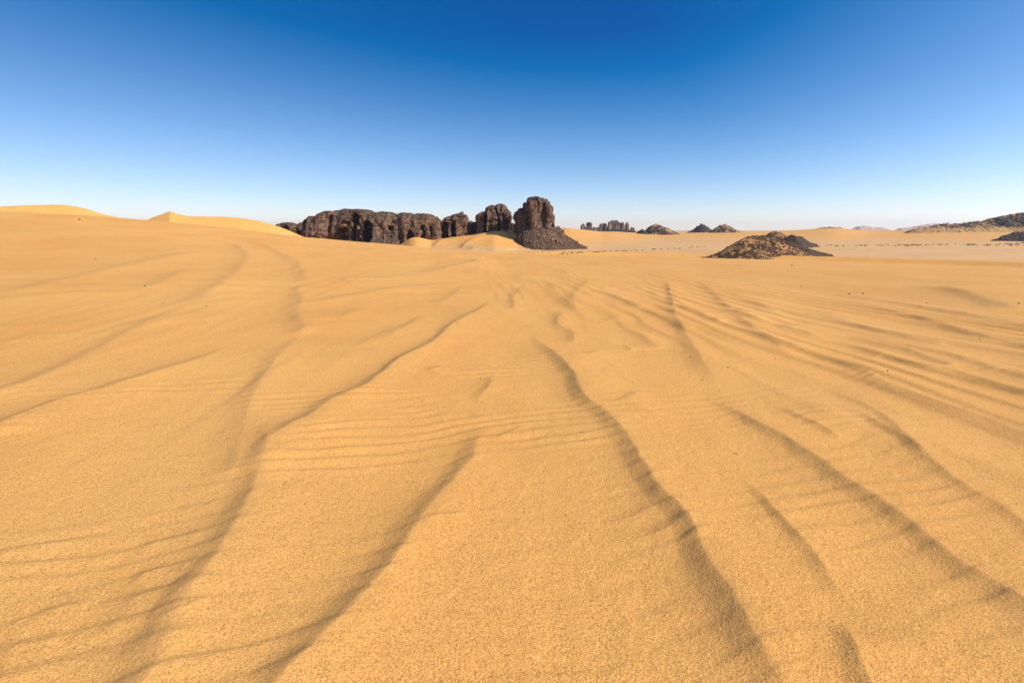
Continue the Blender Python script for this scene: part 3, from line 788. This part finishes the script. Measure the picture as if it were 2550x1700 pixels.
# ------------------------------------------------------------------ small rocks beyond
rock('small_rock', [(1385,559.5,4.5,0,5),(1392,561,4,1,5),(1397,565,4,0,4),(1404,566,2,0,3)], 560, "small dark ragged rock cluster right behind the tower", .8, seed=12, amp=.6)
YF = 1300.
def far_rock(name, cols, label, seed, Y=YF, group='distant rock pillars', **kw):
    return rock(name, cols, Y, label, 1.5, m=M_FAR, seed=seed, amp=1.3, group=group, vb=600, **kw)
far_rock('rock_pillar', [(1452,555.5,6,0,8,600,5)], "slim dark rock pillar, leftmost of the distant pillars", 41)
far_rock('rock_pillar', [(1465,553,6,4,9,600,5),(1471,552.5,6,0,9,600,5),(1463,560,4,-4,6,600,5)], "broad two-ribbed dark pillar, second from the left of the distant pillars", 42)
far_rock('low_rock', [(1480,565,6,0,14),(1489,564.5,7,0,14)], "low grey rock filling the gap between the distant pillars", 43, Y=1700.)
cs = [(1497,555,5,2,9,600,5),(1503,553.5,5,4,9,600,5),(1509,555,4.5,0,9,600,5),(1496,570,10,-4,8)]
far_rock('rock_pillar', cs, "dark pillar with a knobbly top at the left shoulder of the highest distant rock", 44)
far_rock('rock_pillar', [(1519,550,5.5,2,10,600,5),(1526,547.5,6,3,10,600,5),(1535,547,6,0,10,600,5),(1539,551,4,0,9,600,5),(1517,557,3,-6,7,600,5)], "highest and widest of the distant rock pillars", 45)
far_rock('rock_pillar', [(1545,554,3.5,4,8,600,5),(1551,551.5,4.5,0,8,600,5)], "narrow dark pillar directly right of the highest distant pillar", 46)
far_rock('rock_pillar', [(1561,553,4.7,0,8,600,6),(1565,555,2.4,0,7,600,6)], "slender separate pillar at the right end of the distant group", 47)
far_rock('rock_block', [(1573,564.5,4.2,0,8),(1578,566,4,0,8)], "small squat dark block just right of the distant pillars", 48)
hill('talus_slope', [(1480,585),(1495,575),(1520,571),(1545,571),(1570,573),(1588,577),(1605,585)], (1540,580), "dark rubble skirt at the foot of the distant rock pillars", SC_FARD, seed=70, cell=2.5, rough=1.2, Yf=1180., cat='scree')
hill('stony_hill', [(1578,590),(1585,580),(1594,573),(1600,570.5),(1606,574),(1618,584)], (1595,583.5), "tiny dark hillock at the left foot of the sandy stony hill", SC_FARD, seed=71, cell=1.6, rough=1.2, Yf=860.)
hill('stony_hill', [(1592,590),(1607,573),(1617,564),(1626,561),(1633,557.5),(1640,560),(1652,564),(1664,568),(1675,575),(1690,581),(1705,588)], (1632,584.5), "pyramid-shaped brown hill with streaks of drifted sand between its stones", SC_FAR, seed=72, cell=1.5, rough=1.6, Yf=880.)
kh, yk = hill('stony_hill', [(1698,586),(1715,576),(1727,571.5),(1736,563),(1744,559.5),(1753,560.5),(1762,566),(1772,573),(1788,586)], (1745,582), "blue-grey cone hill with a small knob of rock on its summit", SC_FARD, seed=73, cell=2.0, rough=1.5, Yf=1150., stones=(60, 2, 5, M_FAR, None))
rock('summit_knob', [(1747.5,556.5,2.8,0,5,566,6),(1751,559,3,0,5,568,4)], yk, None, 1.0, m=M_FAR, seed=75, amp=.7, parent=kh)
hill('stony_hill', [(1756,588),(1772,574),(1784,566),(1795,560),(1802,558.5),(1811,560),(1820,565),(1832,572),(1845,577),(1862,582)], (1803,580), "rounded dark stony hill right of the blue-grey cone, with sand at its foot", SC_FAR, seed=76, cell=1.6, rough=1.6, Yf=960.)

# mounds on the plain at the right
hill('stony_mound', [(1748,641),(1775,635),(1798,624),(1819,612),(1840,599),(1860,590.5),(1880,588),(1902,588),(1925,589.5),(1950,595),(1985,606.5),(2020,619),(2045,627),(2072,633)], (1890,640),
     "large dark stony mound with a flat top, standing alone on the pale plain", SC_MOUND, slope=.72, skew=.28, seed=80, cell=.5, rough=.05, flank=([(1905,570),(1930,592),(1962,601),(1985,615),(2012,627),(2040,640),(2100,640),(2100,570)], SC_DARK),
     stones=(2200, .2, .75, M_DSTONE, lambda x, y, t, rg: rg.rand(len(x)) < np.where(x < np.percentile(x, 78), .25+.6*t, .05)))
MX = 8
hill('stony_mound', [(1898,600),(1908,586),(1918,578),(1928,575),(1940,576.5),(1950,580),(1958,586),(1972,600)], (1930,594),
     "small dome of dark stones with sand patches, directly behind the large mound's top", SC_MOUND, slope=.55, seed=81, cell=.8, rough=.8, Yf=430.)
hill('stony_mound', [(1940,606),(1955,591),(1965,586),(1973,584.5),(1984,588),(1995,588.5),(2001,593),(2012,600),(2030,607)], (1980,603),
     "small dark mound with a long right tail, behind the right flank of the large mound", SC_DARK, slope=.5, seed=82, cell=.7, rough=.7, Yf=380.)
# sandy knoll and ridge at the right
hill('stony_knoll', [(2025,572),(2035,568),(2050,565.5),(2070,564.5),(2090,566),(2105,570),(2112,574)], (2070,573), "low sandy knoll strewn with dark stones on the horizon", scree_material("knoll_scree", (.075,.05,.035), (.58,.34,.13), .47, .16), seed=83, cell=2.0, rough=1.6, Yf=1120., slope=.3, cat='hill')
hill('stony_ridge', [(2262,578),(2272,571.5),(2300,565.5),(2325,562),(2345,556.5),(2370,558),(2400,556),(2430,551),(2452,549.5),(2470,543.5),(2490,540),(2510,537),(2530,532),(2548,531),(2570,534),(2620,530),(2680,540),(2740,575)], (2420,571),
     "long dark stony ridge patched with sand, climbing toward the right edge", scree_material("ridge_scree", (.09,.056,.036), (.56,.31,.11), .52, .16, (0., 9.)), seed=84, cell=1.8, rough=2.6, Yf=800., slope=.36, stones=(500, 1.2, 3.6, M_STONE, lambda x, y, t, rg: (f2(x/22, y/22, 7, 3) > .05)))
hill('stony_outcrop', [(2480,596),(2492,591),(2505,587),(2517,583.5),(2530,579),(2545,577),(2565,574),(2600,576),(2650,594)], (2540,593), "low black boulder outcrop in front of the long ridge at the right edge", SC_FARD, seed=85, cell=.9, rough=1.3, Yf=520., slope=.5, stones=(500, .8, 3.0, M_STONE, None))
# far pink table hills
M_PINK = flat_material("far_mountain", (.52, .30, .21), .25, .01)
for nm, ol, lb, sd in (('far_mountain', [(2115,576),(2126,568),(2135,563.5),(2148,562),(2165,563),(2176,567),(2190,572),(2200,578)], "pale pinkish table mountain far off on the horizon", 90),
                       ('far_mountain', [(2165,576),(2178,567),(2190,565.5),(2202,567),(2215,571),(2225,577)], "faint low rise at the right end of the pinkish table mountain", 91),
                       ('far_mountain', [(2225,577),(2240,567.5),(2260,566.5),(2285,562),(2310,558),(2335,556.5),(2360,559),(2400,566),(2440,577)], "long pale pinkish rise behind the left end of the stony ridge", 92)):
    Yf = 5200. + (sd-90)*400
    hill(nm, ol, (2200,580), lb, M_PINK, seed=sd, cell=14, rough=6, Yf=Yf, slope=.5, cat='mountain')

# boulders lying on the tower's cone
for u, v, px, m_, lb in ((1376,597,8,M_PALE,"pale rounded boulder lying on the tower's rubble cone"),(1387,602,9,M_STONE,"dark wedge-shaped boulder beside the pale one on the rubble cone")):
    s = (v-562)/(618-562); boulder('boulder', u, v, px, m_, lb, Y=Yc-(Yc-hit(1350,618)[1])*s-1.5, seed=int(u))

# ------------------------------------------------------------------ shrubs along the dry wash
def shrub_mesh(seed):
    rg = np.random.RandomState(seed); V = []; Fc = []
    for k in range(90):
        a = rg.rand()*6.28; el = rg.uniform(.1, 1.5); L = rg.uniform(.35, .6)
        d = np.array((math.cos(a)*math.cos(el)*1.2, math.sin(a)*math.cos(el)*1.2, math.sin(el)*.85))
        p = d*L*rg.uniform(.3, .9); w = rg.normal(size=3); w -= d*w.dot(d)/d.dot(d); w /= np.linalg.norm(w); w *= .05
        q = p + d*L*.35; o = len(V)
        V += [tuple(p-w), tuple(p+w), tuple(q+w*.4+rg.normal(size=3)*.02), tuple(q-w*.4)]; Fc.append((o, o+1, o+2, o+3))
    for k in range(5):      # stems
        a = rg.rand()*6.28; d = np.array((math.cos(a)*.3, math.sin(a)*.3, .35)); w = np.array((-math.sin(a), math.cos(a), 0))*.02; o = len(V)
        V += [tuple(-w), tuple(w), tuple(d+w*.5), tuple(d-w*.5)]; Fc.append((o, o+1, o+2, o+3))
    me = bpy.data.meshes.new('shrub'); me.from_pydata(V, [], Fc); me.materials.append(M_SHRUB); me.update(); return me
SM = [shrub_mesh(i) for i in range(4)]
rs = random.Random(11)
def shrub(u, v, px, label, group):
    p = hit(u, v, 100.); px = px*1.65
    if p is None: return
    s = p[1]/(F*CP+278*SP)*px
    o = bpy.data.objects.new('desert_shrub', rs.choice(SM)); COL.objects.link(o)
    o.location = (p[0], p[1], p[2]-.03*s); o.rotation_euler = (0, 0, rs.random()*6.28)
    o.scale = (s*rs.uniform(.8, 1.3), s*rs.uniform(.8, 1.2), s*rs.uniform(.55, .9))
    tag(o, label, 'shrub', group)
for u, v, px in ((1269,640.5,5),(1273,641,5),(1279,641.5,4),(1284,641,5),(1290,640.5,3),(1297,639.5,4),(1304,638.5,5),(1259,641,2.5)):
    shrub(u, v, px, "dark shrub in the tight clump at the left end of the wash", 'clump of shrubs at the left end of the wash')
lo = [(1320,637),(1400,632),(1500,627),(1600,622.5),(1700,617.5),(1765,615.5)]
for k in range(62):
    u = rs.uniform(1322, 1762) if k % 3 else rs.choice((1345,1395,1418,1436,1452,1487,1520,1562,1588,1632,1690,1720))+rs.gauss(0, 5)
    v = np.interp(u, [a for a, b in lo], [b for a, b in lo]) + rs.gauss(0, .9)
    shrub(u, v, rs.uniform(1.6, 3.8), "small dark shrub in the thin line of shrubs between tower and large mound", 'shrubs lining the wash left of the large mound')
for k in range(20):
    u = rs.uniform(1256, 1490)
    shrub(u, np.interp(u, (1255, 1490), (631, 625))+rs.gauss(0, .8), rs.uniform(1.3, 2.4), "tiny faint shrub in the sparse row nearer the foot of the tower", 'sparse shrubs below the tower')
for k in range(92):
    u = 2030 + 530*rs.random()**.8 if k % 3 else rs.choice((2068,2146,2245,2265,2295,2337,2350,2375,2425,2495,2515,2530,2545))+rs.gauss(0, 7)
    w = np.interp(u, (2030, 2200, 2400, 2560), (.6, 1.4, 2.6, 3.2))
    v = np.interp(u, (2030, 2250, 2550), (612.3, 611, 608.5)) + rs.uniform(-w, w)
    shrub(u, v, rs.uniform(1.8, 4.2), "dark shrub in the band of shrubs along the wash right of the large mound", 'shrubs lining the wash right of the large mound')
shrub(1941, 638, 6, "single round shrub at the front foot of the large stony mound", None)

# ------------------------------------------------------------------ pebbles and twigs on the sand
def pebble(u, v, px, label, name='pebble'):
    p = hit(u, v)
    if p is None: return
    dz, _ = detail(np.array([p[0]]), np.array([p[1]]))
    s = p[1]/(F*CP+278*SP)*px
    rg = np.random.RandomState(int(u*7+v))
    V, Fc = stone_geo(rg, s*.82, .75)
    V = np.array(V) + p + np.array((0, 0, float(dz[0]) + s*.15))
    tag(mesh_obj(name, V, Fc, M_PEB, None, True), label, 'pebble')
def twig(u, v, px, label, ang=.5):
    p = hit(u, v)
    dz, _ = detail(np.array([p[0]]), np.array([p[1]])); p = p + np.array((0, 0, float(dz[0])+.002))
    s = p[1]/(F*CP+278*SP)*px; V = []; Fc = []
    rg = np.random.RandomState(int(u+v))
    def stick(a, b, r0, r1):
        d = b-a; n1 = np.cross(d, (0, 0, 1)); n1 /= np.linalg.norm(n1); n2_ = np.cross(d, n1); n2_ /= np.linalg.norm(n2_); o = len(V)
        for q, r in ((a, r0), (b, r1)):
            for k in range(5): V.append(tuple(q + r*(math.cos(k*1.2566)*n1 + math.sin(k*1.2566)*n2_)))
        for k in range(5): Fc.append((o+k, o+(k+1)%5, o+5+(k+1)%5, o+5+k))
        Fc.append(tuple(o+k for k in range(5))); Fc.append(tuple(o+5+k for k in (4,3,2,1,0)))
    c, sn = math.cos(ang), math.sin(ang); d = np.array((c, sn, .06))*s
    a = p - d*.5; m_ = p + np.array((sn, -c, .1))*s*.08; b = p + d*.5
    r = s*.035
    stick(a, m_, r, r*.8); stick(m_, b, r*.8, r*.4); stick(m_, m_ + np.array((math.cos(ang+.8), math.sin(ang+.8), .25))*s*.35, r*.6, r*.3)
    tag(mesh_obj('twig', V, Fc, M_TWIG), label, 'twig')
for u, v, px, lb in ((515,765,5,"dark pebble on the smooth sand above the long left ridge"),
    (362,719,5,"brown pebble on the far left sand slope"),
    (407,757,3.5,"tiny pebble just above the left diagonal ridge's upper end"),
    (238,647,6,"small flat dark stone high on the left slope"),
    (198,547,7,"small dark stone just below the brow under the left bright dune"),
    (514,864,4,"brown pebble near the tip of the curved left ridge"),
    (1197,946,5.5,"dark pebble on open sand left of the long central crest"),
    (1139,812,4,"dark pebble lying on the ridge in the centre of the sand"),
    (1181,782,3,"tiny pebble just above the central diagonal ridge"),
    (912,913,3,"tiny pebble above the central ridge's lower bend"),
    (1718,895,5,"dark pebble left of the pair beside the right ridge"),
    (1812,921,6,"largest dark pebble right of the middle right ridge"),
    (1749,947,5,"dark pebble just below the middle right ridge"),
    (1930,898,4,"small pebble up-slope of the largest dark pebble"),
    (1972,662,6,"dark stone alone on the smooth sand before the large mound"),
    (1995,713,4,"small dark stone at the edge of the rippled sand"),
    (2115,733,5,"left stone of the two at the rippled sand's upper edge"),
    (2148,732,6,"flat dark stone, right one of the two at the rippled sand's edge"),
    (2307,757,4,"small pebble below the little bright dune"),
    (2535,763,6,"brown stone at the right edge beyond the little dune"),
    (2208,935,5,"brown pebble above the long ridge at the right"),
    (2398,1029,5,"dark pebble on the long right ridge's crest"),
    (2438,852,4,"tiny pebble among the fine ripples at the right edge"),
    (1730,1018,3,"tiny pebble left of the lower right ridge"),
    (1497,1481,5,"small dark fleck on the sand near the bottom centre"),
    (29,1437,4,"tiny dark pebble near the bottom left corner")):
    pebble(u, v, px, lb)
for u, v, px, a, lb in ((1449,1078,16,.2,"short dry twig left of the long central crest's bend"),(1832,1135,18,-.4,"thin dry twig lying below the lower right ridge"),
    (710,1221,16,1.4,"upright dry twig right of the left foreground ridge"),(1218,887,9,-.2,"tiny dry twig on open sand in the centre"),(1438,1089,9,-.5,"tiny loose stalk just below the twig by the central crest"),
    (2293,946,9,-.4,"tiny dry stalk above the long ridge at the right"),(573,570,10,1.5,"small dry stalk standing at the foot of the peaked dune")):
    twig(u, v, px, lb, a)

# ------------------------------------------------------------------ dusty air over the plain
def haze():
    x0, x1, y0, y1, z0, z1 = -7600., 7600., -1500., 8800., -60., 130.
    V = [(x, y, z) for z in (z0, z1) for y in (y0, y1) for x in (x0, x1)]
    Fc = [(0,2,3,1),(4,5,7,6),(0,1,5,4),(2,6,7,3),(0,4,6,2),(1,3,7,5)]
    m = bpy.data.materials.new('haze'); m.use_nodes = True; nt = m.node_tree; nt.nodes.clear()
    out = nt.nodes.new('ShaderNodeOutputMaterial'); v = nt.nodes.new('ShaderNodeVolumePrincipled')
    v.inputs['Color'].default_value = (.80, .87, 1.0, 1); v.inputs['Density'].default_value = HAZE; v.inputs['Anisotropy'].default_value = .3
    nt.links.new(v.outputs[0], out.inputs['Volume'])
    me = bpy.data.meshes.new('haze'); me.from_pydata(V, [], Fc); me.materials.append(m)
    o = bpy.data.objects.new('haze', me); COL.objects.link(o); tag(o, kind='stuff')
HAZE = .00006
haze()
